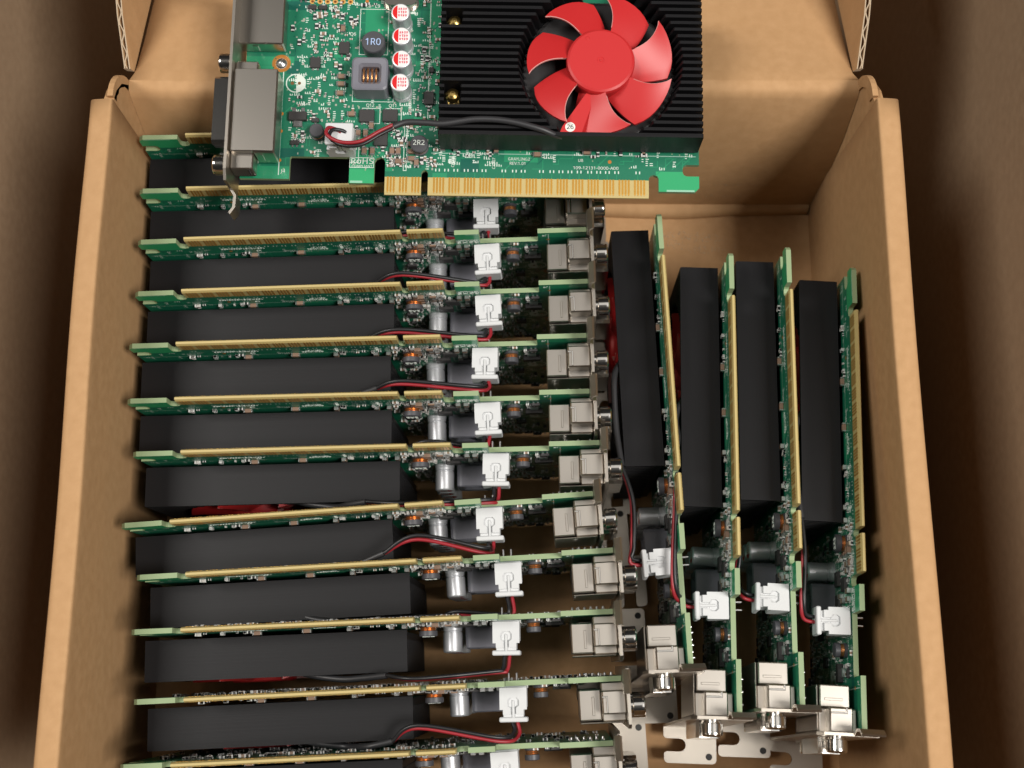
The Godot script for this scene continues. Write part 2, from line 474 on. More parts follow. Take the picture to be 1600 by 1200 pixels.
	for k in 7:
		var a0 := deg_to_rad(k * 360.0 / 7.0)
		b = MB.new()
		var flash := MB.new()
		var nr := 9; var na := 8
		var top := []
		var bot := []
		for i in nr + 1:
			var f := float(i) / nr
			var rad: float = lerp(10.5, 23.4, f)
			# card view: angles grow anticlockwise; the raised edge runs forward as the radius grows
			var e_hi: float = lerp(21.0, 37.0, pow(f, 0.9)) - 4.0 * sin(f * PI)
			var e_lo: float = lerp(-26.0, -6.0, pow(f, 0.8))
			var rt := []
			var rb := []
			for j in na + 1:
				var g := float(j) / na
				var a := a0 + deg_to_rad(lerp(e_lo, e_hi, g))
				var rr := rad
				if i == nr: rr -= 1.3 * pow(abs(g - 0.62) * 1.6, 3.0)
				var z: float = lerp(10.0, 15.1, pow(g, 0.85)) - 0.5 * f * (1.0 - g)
				rt.append(V(uc + cos(a) * rr, vc + sin(a) * rr, z))
				rb.append(V(uc + cos(a) * rr, vc + sin(a) * rr, z - 1.0))
			top.append(rt); bot.append(rb)
		for i in nr:
			for j in na:
				b.quad(top[i][j], top[i + 1][j], top[i + 1][j + 1], top[i][j + 1], V(0, 0, 1))
				b.quad(bot[i][j], bot[i + 1][j], bot[i + 1][j + 1], bot[i][j + 1], V(0, 0, -1))
			b.quad(top[i][0], top[i + 1][0], bot[i + 1][0], bot[i][0], top[i][0] - top[i][1])
			flash.quad(top[i][na], top[i + 1][na], bot[i + 1][na], bot[i][na], top[i][na] - top[i][na - 1])
		for j in na:
			b.quad(top[nr][j], top[nr][j + 1], bot[nr][j + 1], bot[nr][j], top[nr][j] - top[nr - 1][j])
		var bl := put("blade", smooth(b), M.red, fan)
		var rim := PackedVector3Array()
		for i in range(1, nr + 1): rim.append(top[i][na] + V(0, 0, -0.15))
		flash.tube(rim, 0.16, 5)
		flash.v.append_array(PackedVector3Array())
		bl.set_meta("rim", true)
		M_rims.append([bl, flash])
	b = MB.new()
	b.push(PackedVector2Array([Vector2(113.2, 31), Vector2(116.0, 31), Vector2(111.2, 16.6), Vector2(104.2, 16.6), Vector2(105.2, 19)]), 10.0, 12.6, 0)
	var strut := put("strut", b, M.red, fan)
	strut.set_meta("label", "red fan strut with a round white sticker")
	b = MB.new()
	b.lathe(V(107.6, 18.7, 12.6), 2, [[1.6, 0.0], [1.6, 0.1], [0.0, 0.1]], 20)
	put("sticker", b, M.sticker, fan)
	text("printed_text", "26", 1.5, V(107.6, 18.7, 12.74), M.print_ink, fan)

	# ---- parts on the board
	var caps := [[53.0, 34.6], [53.2, 42.6], [53.0, 50.6], [52.4, 58.8]]
	for p in caps:
		b = MB.new()
		b.lathe(V(p[0], p[1], 0), 2, [[3.3, 0.02], [3.3, 0.9], [3.15, 1.1], [3.15, 1.9], [2.85, 2.15], [2.85, 2.35], [3.15, 2.6], [3.15, 8.5], [2.95, 8.9], [2.7, 9.0]], 24)
		var can := put("capacitor", b, M.silver, root)
		b = MB.new()
		for i in 24:
			var a := TAU * i / 24; var e := TAU * (i + 1) / 24
			var q := [Vector2.ZERO, Vector2(cos(a), sin(a)) * 2.75, Vector2(cos(e), sin(e)) * 2.75]
			var w := []
			for s in q: w.append(V(p[0] + s.x, p[1] + s.y, 8.99))
			b.tri(w[0], w[1], w[2], V(0, 0, 1), V(0, 0, 1), V(0, 0, 1), Vector2(0.5, 0.5), Vector2(0.5 + q[1].x / 6.3, 0.5 - q[1].y / 6.3), Vector2(0.5 + q[2].x / 6.3, 0.5 - q[2].y / 6.3))
		put("printed_top", b, M.cap_top, can)
	# square choke with a window onto its winding
	b = MB.new()
	b.push(rrect(37.2, 32.4, 48.8, 43.6, 1.6), 0.02, 4.6, 0, true, true, Vector2.ZERO, false)
	ring(b, rrect(37.2, 32.4, 48.8, 43.6, 1.6), rrect(37.7, 32.9, 48.3, 43.1, 1.5), 4.6, 7.6, 8.0, rrect(39.4, 34.4, 46.8, 41.6, 1.2), rrect(40.2, 35.4, 46.0, 40.8, 0.8), 4.6)
	var choke := put("choke", b, M.choke, root)
	b = MB.new()
	for k in 4:
		var y := 0.0
		b.tube(curve([V(40.7 + k * 1.35, 35.3, 4.7), V(40.9 + k * 1.35, 36.4, 6.2), V(41.0 + k * 1.35, 38.1, 6.6), V(40.9 + k * 1.35, 39.8, 6.2), V(40.7 + k * 1.35, 40.9, 4.7)], 5), 0.34, 7)
	put("winding", b, M.copper, choke)
	# round chokes
	b = MB.new()
	b.lathe(V(43.4, 50.4, 0), 2, [[3.7, 0.02], [3.9, 0.5], [3.9, 4.4], [3.6, 4.9], [0.0, 5.0]], 28)
	var c1 := put("round_choke", b, M.ferrite, root)
	text("printed_text", "1R0", 2.3, V(43.4, 50.3, 5.05), M.print_blue, c1)
	for p in [[59.3, 15.9, 2.9, "2R2"], [26.0, 20.0, 2.3, ""]]:
		b = MB.new()
		var rr: float = p[2]
		b.lathe(V(p[0], p[1], 0), 2, [[rr, 0.02], [rr, 0.9], [rr * 0.78, 1.05], [rr * 0.78, 2.3], [rr, 2.35], [rr, 3.8], [rr - 0.25, 4.0], [0.0, 4.0]], 22)
		var dr := put("drum_choke", b, M.ferrite, root)
		b = MB.new()
		b.lathe(V(p[0], p[1], 0), 2, [[rr * 0.8, 0.92]] + range(6).map(func(i): return [rr * (0.9 if i % 2 else 0.82), 1.0 + i * 0.25]) + [[rr * 0.79, 2.34]], 20)
		put("winding", b, M.copper, dr)
		if p[3]: text("printed_text", p[3], 1.7, V(p[0], p[1] + 0.3, 4.05), M.print_white, dr)
	# fan plug: white header and plug with a T-shaped slot in its side
	b = MB.new()
	b.box(V(30.2, 13.0, 0.05), V(38.6, 20.0, 6.6), 0.3)
	var head := put("fan_connector", b, M.white_plastic, root)
	b = MB.new()
	b.box(V(31.2, 13.1, 6.4), V(37.6, 19.6, 9.6), 0.25)
	b.box(V(30.0, 12.6, 9.4), V(38.8, 19.8, 10.9), 0.3)
	b.push(PackedVector2Array([Vector2(30.2, 0.6), Vector2(38.6, 0.6), Vector2(38.6, 7.2), Vector2(37.6, 7.2), Vector2(37.6, 8.6), Vector2(35.3, 8.6), Vector2(35.3, 6.6), Vector2(36.2, 6.0), Vector2(36.2, 4.4), Vector2(35.5, 3.6), Vector2(33.3, 3.6), Vector2(32.6, 4.4), Vector2(32.6, 6.0), Vector2(33.5, 6.6), Vector2(33.5, 8.6), Vector2(31.2, 8.6), Vector2(31.2, 7.2), Vector2(30.2, 7.2)]), 12.2, 13.2, 1)
	b.box(V(34.0, 12.55, 4.4), V(34.8, 13.2, 9.6), 0.15)
	put("plug", b, M.white_plastic, head)
	b = MB.new()
	for x in [33.2, 35.7]: b.box(V(x - 0.3, 14.2, -4.0), V(x + 0.3, 14.8, 0.4), 0.2)
	put("pins", b, M.solder, head)
	# chips
	for q in [[22.4, 42.9, 25.8, 46.5, 0.9], [31.8, 47.8, 35.2, 52.0, 1.1], [39.3, 24.2, 44.2, 28.4, 1.1], [46.9, 24.4, 51.8, 28.6, 1.1], [44.4, 16.2, 48.8, 20.8, 1.1], [60.2, 30.6, 63.4, 35.0, 1.0], [16.4, 24.3, 22.2, 27.2, 1.7], [20.8, 63.6, 23.6, 65.0, 0.9], [24.4, 63.6, 27.2, 65.0, 0.9], [17.6, 67.0, 20.6, 68.4, 0.9], [17.2, 16.2, 20.0, 17.6, 0.9], [23.8, 24.0, 26.2, 25.4, 0.8], [33.0, 22.2, 34.6, 23.6, 0.8], [61.6, 41.8, 63.2, 43.6, 0.8]]:
		b = MB.new()
		b.box(V(q[0], q[1], 0.15), V(q[2], q[3], q[4] + 0.15), 0.12)
		var ch := put("chip", b, M.chip, root)
		b = MB.new()
		var n := int((q[2] - q[0]) / (1.3 if q[4] < 1.5 else 2.0))
		for k in n:
			var x: float = lerp(q[0], q[2], (k + 0.5) / n)
			var w := 0.3 if q[4] < 1.5 else 0.6
			var reach := 0.7 if q[4] < 1.5 else 1.9
			b.box(V(x - w, q[3] - 0.1, 0.02), V(x + w, q[3] + reach, 0.35), 0.05)
			if q[4] < 1.5: b.box(V(x - w, q[1] - reach, 0.02), V(x + w, q[1] + 0.1, 0.35), 0.05)
		if q[4] > 1.5: b.box(V(17.8, 22.2, 0.02), V(20.8, 24.4, 1.0), 0.2)
		put("leads", b, M.solder, ch)
	# larger ceramic capacitors with bright ends
	for q in [[31.4, 39.2, 0], [31.4, 36.6, 0], [31.2, 33.4, 0], [55.2, 16.2, 0], [55.2, 13.6, 0], [55.2, 11.2, 0], [35.2, 26.2, 0], [38.4, 19.0, 1], [40.8, 19.0, 1], [42.6, 21.6, 1], [66.0, 14.6, 1], [70.2, 14.6, 1], [83.4, 14.0, 1], [49.6, 13.0, 1], [51.6, 13.0, 1], [112.0, 14.2, 0], [96.0, 13.2, 0], [32.0, 55.4, 1], [40.6, 12.9, 1], [43.2, 12.9, 1], [51.0, 10.2, 0], [57.6, 9.2, 1]]:
		var l := 3.0 if q[2] == 0 else 1.5; var w := 1.5 if q[2] == 0 else 2.8
		b = MB.new()
		var ends := MB.new()
		var hh := 1.3
		if q[2] == 0:
			b.box(V(q[0] + 0.5, q[1], 0.05), V(q[0] + l - 0.5, q[1] + w, hh), 0.1)
			for x in [q[0], q[0] + l - 0.52]: ends.box(V(x, q[1] - 0.04, 0.02), V(x + 0.52, q[1] + w + 0.04, hh + 0.05), 0.12)
		else:
			b.box(V(q[0], q[1] + 0.5, 0.05), V(q[0] + l, q[1] + w - 0.5, hh), 0.1)
			for y in [q[1], q[1] + w - 0.52]: ends.box(V(q[0] - 0.04, y, 0.02), V(q[0] + l + 0.04, y + 0.52, hh + 0.05), 0.12)
		var cc := put("ceramic_capacitor", b, M.mlcc, root)
		put("end_caps", ends, M.solder, cc)
	# crystal can at the board's upper edge
	b = MB.new()
	b.push(rrect(46.4, 64.2, 57.0, 68.6, 2.1), 0.4, 3.4, 0)
	b.push(rrect(45.8, 63.6, 57.6, 69.0, 2.6), 0.1, 0.6, 0)
	put("crystal", b, M.nickel, root)
	# hundreds of tiny resistors and capacitors, front and back
	b = MB.new()
	var r := RandomNumberGenerator.new(); r.seed = 21
	var no := [[36.2, 30.6, 50.4, 54.8], [29.4, 12.0, 39.4, 20.8], [49.0, 30.5, 57.2, 62.6], [13.0, 33.4, 22.6, 50.0], [22.0, 42, 26.2, 47], [31.4, 47.4, 35.6, 52.4], [38.8, 23.8, 52.2, 29.0], [44, 15.8, 49.2, 21.2], [15.8, 21.4, 22.8, 29.4], [55.8, 12.4, 63.0, 19.4], [23.2, 17.2, 28.8, 22.6], [38.2, 48, 47.8, 64.4], [45, 63, 58, 70], [20.0, 66.0, 36.6, 69.5], [30.8, 32.8, 34.8, 41.2], [54.8, 10.6, 58.6, 18]]
	for i in 430:
		var x := r.randf_range(15.5, 64.5); var y := r.randf_range(13.2, 68.0)
		if i % 9 == 0: x = r.randf_range(48.6, 64.0); y = r.randf_range(8.8, 13.2)
		var z := 0.03
		var up := 1.0
		var hit := false
		for q in no:
			if x > q[0] - 0.8 and x < q[2] + 0.3 and y > q[1] - 0.8 and y < q[3] + 0.3: hit = true
		if hit: continue
		smd(b, r, x, y, true)
	for i in 14: smd(b, r, [r.randf_range(64, 84), r.randf_range(110, 134)][i % 2], r.randf_range(13.0, 14.4), true)
	for i in 330:
		var x := r.randf_range(3, 148); var y := r.randf_range(13.4, 66)
		if i % 3 == 0: y = r.randf_range(8.6, 16); x = r.randf_range(48.6, 133)
		smd(b, r, x, y, false)
	var sm := put("small_components", b, M.speck, root, true)
	sm.set_meta("kind", "stuff")
	# solder points of the leaded parts on the back
	b = MB.new()
	for p in caps:
		for d in [-1.25, 1.25]: b.lathe(V(p[0], p[1] + d, -1.6), 2, [[0.0, -1.4], [0.35, -1.2], [0.5, -0.5], [1.0, 0.05]], 8)
	for x in range(6):
		b.lathe(V(4.0 + x * 1.9, 9.0 + (x % 2) * 2.0, -1.6), 2, [[0.0, -1.3], [0.35, -1.1], [0.5, -0.4], [0.9, 0.05]], 8)
		b.lathe(V(12.0, 13.0 + x * 3.0, -1.6), 2, [[0.0, -1.3], [0.35, -1.1], [0.5, -0.4], [0.9, 0.05]], 8)
	b.lathe(V(12.8, 44.6, 0.0), 2, [[1.9, 0.02], [1.5, 0.5], [0.6, 1.1], [0.0, 1.2]], 12)
	put("solder_points", b, M.solder, root)

	# ---- bracket with its bent tab and the kinked tongue
	b = MB.new()
	b.push(PackedVector2Array([Vector2(-4.4, 2.0), Vector2(-3.6, -0.5), Vector2(12.6, -0.5), Vector2(14.0, 3.0), Vector2(14.0, 72.9), Vector2(-4.4, 72.9)]), -0.9, 0.0, 2)
	var br := put("bracket", b, M.steel, root)
	b = MB.new()
	# tab: in the x-z plane at y 72.1..72.9, running outward from the bracket, with a slot open towards +z
	var tab := PackedVector2Array([Vector2(-0.9, -4.4), Vector2(-11.8, -4.4), Vector2(-12.6, -4.0), Vector2(-13.0, -3.2), Vector2(-13.0, 12.6), Vector2(-12.6, 13.4), Vector2(-11.8, 13.8), Vector2(-9.8, 13.8), Vector2(-9.3, 13.4), Vector2(-9.1, 12.8), Vector2(-9.1, 8.6)])
	for k in 7:
		var a := PI + PI * k / 6.0
		tab.append(Vector2(-6.9 + cos(a) * 2.2, 8.4 + sin(a) * 2.2))
	tab.append_array(PackedVector2Array([Vector2(-4.7, 8.6), Vector2(-4.7, 12.8), Vector2(-4.5, 13.5), Vector2(-3.9, 14.0), Vector2(-0.9, 14.0)]))
	b.push(tab, 72.1, 72.95, 1)
	put("tab", b, M.steel, br)
	b = MB.new()
	b.lathe(V(-10.6, 72.1, -1.8), 1, [[0.0, -0.06], [1.15, -0.06], [1.15, 0.0]], 16)
	put("hole", b, M.black_plastic, br)
	b = MB.new()
	b.push(PackedVector2Array([Vector2(-0.9, -0.4), Vector2(0.0, -0.4), Vector2(1.3, -2.4), Vector2(1.1, -6.4), Vector2(-0.4, -8.6), Vector2(-1.0, -8.0), Vector2(0.2, -6.2), Vector2(0.4, -2.6)]), -3.4, 3.6, 0)
	put("tongue", b, M.steel, br)
	# ---- screen connectors
	b = MB.new()
	b.box(V(0.1, 4.4, 2.6), V(7.4, 40.8, 9.6), 0.4)
	b.box(V(0.12, 9.6, 0.1), V(7.42, 36.6, 11.9), 0.4)
	var vga := put("screen_connector", b, M.nickel, root)
	b = MB.new()
	b.box(V(7.6, 9.2, 2.2), V(14.3, 37.2, 11.4), 0.35)
	b.box(V(9.6, 9.0, 4.4), V(10.4, 9.3, 10.0), 0.1)
	put("rear_shell", b, M.nickel, vga)
	b = MB.new()
	b.box(V(0.6, 9.4, 11.95), V(14.2, 37.0, 12.4), 0.2)
	put("cover", b, M.nickel, vga)
	b = MB.new()
	b.box(V(5.6, 4.28, 4.2), V(6.2, 4.5, 9.2), 0.1); b.box(V(6.2, 4.28, 4.2), V(7.4, 4.5, 4.8), 0.1)
	put("clip", b, M.chrome, vga)
	b = MB.new()
	b.push(PackedVector2Array([Vector2(3.6, 14.6), Vector2(4.6, 13.2), Vector2(10.2, 12.4), Vector2(11.2, 13.4), Vector2(11.2, 34.0), Vector2(10.2, 35.0), Vector2(4.6, 34.2), Vector2(3.6, 32.8)]), -5.9, -0.9, 2)
	put("plug_shell", b, M.chrome, vga)
	for y in [6.4, 41.0]:
		b = MB.new()
		b.lathe(V(0, y, 7.2), 0, [[0.0, -5.4], [1.9, -5.4], [2.0, -5.7], [2.7, -5.6], [3.15, -5.2], [3.2, -4.6], [3.2, -2.0], [2.6, -1.8], [2.6, -0.9]], 20)
		put("standoff", b, M.chrome, vga)
	b = MB.new()
	b.box(V(-1.9, 48.4, 0.1), V(14.3, 65.6, 6.4), 0.4)
	b.box(V(4.0, 48.2, 1.0), V(6.0, 65.8, 5.0), 0.2)
	put("display_connector", b, M.nickel, root)
	return root

var M_rims := []

func ring(b: MB, o0: PackedVector2Array, o1: PackedVector2Array, z0: float, z1: float, z2: float, i1: PackedVector2Array, i0: PackedVector2Array, zb: float):
	var n := o0.size()
	for k in n:
		var j := (k + 1) % n
		var mid := Vector2(43.0, 38.0)
		var o := V(o0[k].x - mid.x, o0[k].y - mid.y, 0)
		b.quad(V(o0[k].x, o0[k].y, z0), V(o0[j].x, o0[j].y, z0), V(o0[j].x, o0[j].y, z1), V(o0[k].x, o0[k].y, z1), o)
		b.quad(V(o0[k].x, o0[k].y, z1), V(o0[j].x, o0[j].y, z1), V(o1[j].x, o1[j].y, z2), V(o1[k].x, o1[k].y, z2), o + V(0, 0, 9))
		b.quad(V(o1[k].x, o1[k].y, z2), V(o1[j].x, o1[j].y, z2), V(i1[j].x, i1[j].y, z2 - 0.25), V(i1[k].x, i1[k].y, z2 - 0.25), V(0, 0, 1))
		b.quad(V(i1[k].x, i1[k].y, z2 - 0.25), V(i1[j].x, i1[j].y, z2 - 0.25), V(i0[j].x, i0[j].y, z2 - 1.4), V(i0[k].x, i0[k].y, z2 - 1.4), -o + V(0, 0, 3))
		b.quad(V(i0[k].x, i0[k].y, z2 - 1.4), V(i0[j].x, i0[j].y, z2 - 1.4), V(i0[j].x, i0[j].y, zb), V(i0[k].x, i0[k].y, zb), -o)

func smooth(b: MB) -> ArrayMesh:
	var st := SurfaceTool.new()
	st.begin(Mesh.PRIMITIVE_TRIANGLES)
	for i in b.v.size():
		var n := b.n[i]
		st.set_smooth_group(0 if n.z > 0.3 else (1 if n.z < -0.3 else 2))
		st.add_vertex(b.v[i] * S)
	st.generate_normals()
	return st.commit()

func smd(b: MB, r: RandomNumberGenerator, x: float, y: float, front: bool):
	var l: float = [1.0, 1.0, 1.6, 1.6, 2.0][r.randi() % 5]
	var w := l * 0.5
	var h := l * 0.42
	var turn := r.randf() < 0.55
	var body: Color = [Color(0.03, 0.03, 0.03), Color(0.25, 0.16, 0.11), Color(0.20, 0.13, 0.09), Color(0.03, 0.03, 0.035), Color(0.30, 0.22, 0.16)][r.randi() % 5]
	var z0 := 0.02 if front else -1.62 - h
	var z1 := z0 + h
	var e := l * 0.24
	var dx := w if turn else l
	var dy := l if turn else w
	b.col = body
	b.box(V(x, y, z0), V(x + dx, y + dy, z1 - (0.04 if front else 0.0)))
	b.col = Color(0.62, 0.62, 0.60)
	for k in 2:
		if turn: b.box(V(x - 0.03, y + k * (l - e), z0 - 0.03), V(x + w + 0.03, y + k * (l - e) + e, z1 + 0.02))
		else: b.box(V(x + k * (l - e), y - 0.03, z0 - 0.03), V(x + k * (l - e) + e, y + w + 0.03, z1 + 0.02))
	b.col = Color.WHITE

# fan leads in card axes: black sleeve from the fan, then a red and a black wire into the plug
func leads(card: Node3D, sleeve: Array, pair: Array, wob := 0.0):
	var cable := MeshInstance3D.new()
	var b := MB.new()
	b.tube(curve(sleeve, 7), 1.05, 8)
	cable = put("cable_sleeve", b, M.sleeve, card)
	for k in 2:
		var pts := []
		for i in pair.size():
			var f := float(i) / (pair.size() - 1)
			var d := V(lerp(-0.15, -0.9 if k == 0 else 1.6, f * f), [0.6, -0.6][k] * (1.0 - f * 0.9), wob * sin(f * PI) * [1, -1][k])
			pts.append(pair[i] + d + (V(0.9, 0, 0) if k == 0 and i == pair.size() - 1 else Vector3.ZERO))
		b = MB.new()
		b.tube(curve(pts, 7), 0.62, 7)
		put("wire", b, M.wire_red if k == 0 else M.wire_black, card)

func _ready():
	rng.seed = 4
	# ---------------- camera, air, light
	var th := atan(450.0 / 1937.0)
	var cam := Camera3D.new()
	cam.name = "camera"
	cam.projection = Camera3D.PROJECTION_PERSPECTIVE
	cam.fov = rad_to_deg(2.0 * atan(600.0 / 1937.0))
	var optics := CameraAttributesPhysical.new()
	optics.frustum_focal_length = 12.0 / (600.0 / 1937.0)
	optics.frustum_focus_distance = 0.392
	optics.exposure_aperture = 13.0
	cam.attributes = optics
	cam.near = 0.01; cam.far = 20.0
	cam.transform = Transform3D(Basis(V(1, 0, 0), V(0, sin(th), -cos(th)), V(0, cos(th), sin(th))), V(0, 385.0 + TOP, 0) * S)
	add_child(cam)
	cam.make_current()
	var env := Environment.new()
	env.background_mode = Environment.BG_COLOR
	env.background_color = Color(0.022, 0.0213, 0.0205).linear_to_srgb()
	env.tonemap_mode = Environment.TONE_MAPPER_LINEAR
	env.tonemap_exposure = 0.98
	env.sdfgi_enabled = true; env.ssao_enabled = true; env.ssil_enabled = true
	var we := WorldEnvironment.new()
	we.name = "environment"; we.environment = env
	add_child(we)
	# the room's ceiling lamps: the strong one off to the right and front, a weaker one off to the left, a wide dim panel overhead that the metal mirrors
	for q in [[V(980, 1880, 420), 5.1, 0.66, 1.0], [V(-1240, 1880, -300), 3.0, 0.7, 1.0], [V(400, 2300, -340), 0.38, 1.2, 1.0]]:
		var lamp := AreaLight3D.new()
		lamp.name = "ceiling_lamp"
		lamp.area_size = Vector2(q[2], q[2])
		lamp.light_energy = q[1]
		lamp.light_color = Color(1.0, 0.982, 0.955)
		lamp.shadow_enabled = true
		add_child(lamp, true)
		lamp.look_at_from_position(q[0] * S, V(0, 70, -70) * S, V(0, 0, -1))

	make_materials()
	build_boxes()
	build_cards()

func build_boxes():
	# ---------------- outer carton
	var carton := Node3D.new()
	carton.name = "large_carton"
	add_child(carton)
	tag(carton, "large dim brown cardboard carton whose sides stand around the smaller box", "carton")
	var b := MB.new(); b.box(V(-128, -175.9, -189), V(114, -6.0, 50), 0.5)
	put("added_support", b, M.carton_kraft, carton)  # unseen support, added so the floor can lie deep and darken the gap
	b = MB.new(); b.box(V(-192, -180, -420), V(172, -176, 170), 0.5)
	put("carton_floor", b, M.carton_kraft, carton)
	for q in [[-196.0, -192.05, "carton_side"], [172.05, 176.0, "carton_side"]]:
		b = MB.new(); b.box(V(q[0], -180, -420), V(q[1], 150, 170), 0.8)
		put(q[2], b, M.carton_kraft, carton)
	b = MB.new(); b.box(V(-192, -175.9, -424), V(172, 150, -420.05), 0.8)
	put("carton_end", b, M.carton_kraft, carton)
	b = MB.new(); b.box(V(-192, -175.9, 170.05), V(172, 150, 174), 0.8)
	put("carton_end", b, M.carton_kraft, carton)

	# ---------------- inner box
	var tray := Node3D.new()
	tray.name = "cardboard_box"
	add_child(tray)
	tag(tray, "open brown cardboard box with rolled side walls holding the standing graphics cards", "box")
	b = MB.new(); b.box(V(-130, -5.9, -192.8), V(121, 0, 54.5), 0.5)
	put("box_floor", b, M.board_kraft, tray)
	var rim := TOP + 20.0
	# side walls: hollow rolled walls with round shoulders
	for s in [-1, 1]:
		b = MB.new()
		var prof := []
		var inner: float = -128.0 if s < 0 else 116.2
		var wide := 7.6
		# outline from inner foot over the rim to the outer foot: [offset outward, height]
		var line := [[0.0, 0.0], [-0.5, 30.0], [0.1, 62.0], [0.0, rim - 4.0], [-0.12, rim - 1.0], [0.0, rim - 0.35], [0.45, rim + 0.05], [1.2, rim + 0.06], [wide - 2.0, rim - 0.45], [wide - 0.8, rim - 0.8], [wide - 0.15, rim - 1.8], [wide, rim - 5.0], [wide + 0.6, 50.0], [wide, -5.8]]
		var nz := 26
		var grid := []
		for i in nz + 1:
			var f := float(i) / nz
			var z: float = lerp(-178.5, 54.0, f)
			var row := []
			var bow := sin(f * 9.0 + s) * 0.35 + (1.4 * f if s > 0 else 0.0)
			for p in line:
				var k: float = clamp(p[1] / rim, 0.0, 1.0)
				row.append(V(inner + s * (p[0] + bow * k), p[1] + sin(f * 13.0 + s * 2.0) * 0.25 * k, z))
			grid.append(row)
		for i in nz:
			for j in line.size() - 1:
				var d: Vector3 = grid[i][j + 1] - grid[i][j]
				var o := Vector3(-d.y, d.x, 0) if s > 0 else Vector3(d.y, -d.x, 0)
				b.quad(grid[i][j], grid[i + 1][j], grid[i + 1][j + 1], grid[i][j + 1], o)
		for e in [0, nz]:
			for j in range(1, line.size() / 2 + 1):
				var q := line.size() - 1 - j
				b.quad(grid[e][j - 1], grid[e][j], grid[e][q], grid[e][q + 1], V(0, 0, -1 if e == 0 else 1))
		put("side_wall", soft(b), M.board_kraft, tray)
		b = MB.new()
		b.push(PackedVector2Array([Vector2(-178.6, 0), Vector2(-178.6, TOP + 17.0), Vector2(-184.0, TOP + 14.5), Vector2(-188.6, TOP + 10.0), Vector2(-191.4, TOP + 3.4), Vector2(-191.4, 0)]), inner + s * 0.4, inner + s * 3.6, 2)
		put("corner_panel", b, M.board_kraft, tray)
	# back wall, its fold and the lid running back from it as one bent sheet
	b = MB.new()
	var fy := TOP + 3.0
	var ln := [Vector2(-177.0, 0), Vector2(-178.2, 30), Vector2(-182.4, 55), Vector2(-188.4, fy - 3.5), Vector2(-189.6, fy - 1.2), Vector2(-191.2, fy), Vector2(-193.6, fy), Vector2(-196.2, fy - 0.8), Vector2(-199.5, fy - 2.2), Vector2(-212, fy - 7.0), Vector2(-242, fy - 17.5), Vector2(-330, fy - 46.0)]
	var cols := 34
	var g2 := []
	for i in cols + 1:
		var f := float(i) / cols
		var row := []
		for j in ln.size():
			var x: float = lerp(-128.3, 116.4, f)
			if j >= 7: x = lerp(-127.0 + (j - 7) * 0.3, 114.6 - (j - 7) * 0.3, f)
			var wv := sin(f * 7.0 + 0.6) * 0.5 + sin(f * 17.0) * 0.25
			row.append(V(x, ln[j].y + (wv if j > 2 else 0.0), ln[j].x + (wv * 1.3 if j in [3, 4, 5, 6] else 0.0)))
		g2.append(row)
	for i in cols:
		for j in 6:
			b.quad(g2[i][j], g2[i + 1][j], g2[i + 1][j + 1], g2[i][j + 1], V(0, 0.6, 1))
	put("back_wall", soft(b), M.board_kraft, tray)
	b = MB.new()
	for i in cols:
		for j in range(6, ln.size() - 1):
			b.quad(g2[i][j], g2[i + 1][j], g2[i + 1][j + 1], g2[i][j + 1], V(0, 1, 0.2))
			b.quad(g2[i][j] - V(0, 3.5, 0), g2[i + 1][j] - V(0, 3.5, 0), g2[i + 1][j + 1] - V(0, 3.5, 0), g2[i][j + 1] - V(0, 3.5, 0), V(0, -1, 0))
	for e in [0, cols]:
		for j in range(6, ln.size() - 1):
			b.quad(g2[e][j], g2[e][j + 1], g2[e][j + 1] - V(0, 3.5, 0), g2[e][j] - V(0, 3.5, 0), V(-1 if e == 0 else 1, 0, 0))
	var lid := put("lid", soft(b), M.board_kraft, tray)
	# outer face of the back wall
	b = MB.new(); b.box(V(-134, -5.8, -196.0), V(122, TOP - 8.0, -192.9), 0.4)
	put("back_panel", b, M.board_kraft, tray)
	# wings of the lid, standing up from its sides, with pale cut edges
	for s in [-1, 1]:
		var x0: float = -127.2 if s < 0 else 114.8
		b = MB.new()
		var edge := MB.new()
		var foot := []
		var head := []
		for k in 9:
			var f := k / 8.0
			var z: float = lerp(-197.0, -330.0, f)
			var y: float = fy - 1.0 - f * 44.8
			foot.append(V(x0 - s * f * 1.2, y, z))
			head.append(V(x0 + s * (0.8 + min(f * 16.0, 3.0)), y + 2.0 + 44.0 * min(f * 2.0, 1.0), z))
		for k in 8:
			var o := V(s * 1.9, 0.4, 0)
			b.quad(foot[k], foot[k + 1], head[k + 1], head[k], V(-s, 0.4, 0))
			b.quad(foot[k] + o, foot[k + 1] + o, head[k + 1] + o, head[k] + o, V(s, -0.4, 0))
			# cut edge: two liners with the wavy core between them, open in the gaps
			for w in [[0.0, 0.2], [0.8, 1.0]]:
				edge.quad(head[k] + o * w[0], head[k + 1] + o * w[0], head[k + 1] + o * w[1], head[k] + o * w[1], V(0, 1, 0))
			for w in 18:
				var p0: Vector3 = head[k].lerp(head[k + 1], w / 18.0); var p1: Vector3 = head[k].lerp(head[k + 1], (w + 1) / 18.0)
				var e0 := 0.5 + 0.26 * sin((k * 18 + w) * 0.9); var e1 := 0.5 + 0.26 * sin((k * 18 + w + 1) * 0.9)
				edge.quad(p0 + o * (e0 - 0.1), p1 + o * (e1 - 0.1), p1 + o * (e1 + 0.1), p0 + o * (e0 + 0.1), V(0, 1, 0))
		edge.quad(foot[0], head[0], head[0] + V(s * 2.3, 0.5, 0), foot[0] + V(s * 2.3, 0.5, 0), V(0, 0, 1))
		var wing := put("wing", b, M.board_kraft, lid)
		put("cut_edge", edge, M.paper_edge, lid)
		# torn round ear where the wall meets the lid
		b = MB.new()
		var ear := PackedVector2Array()
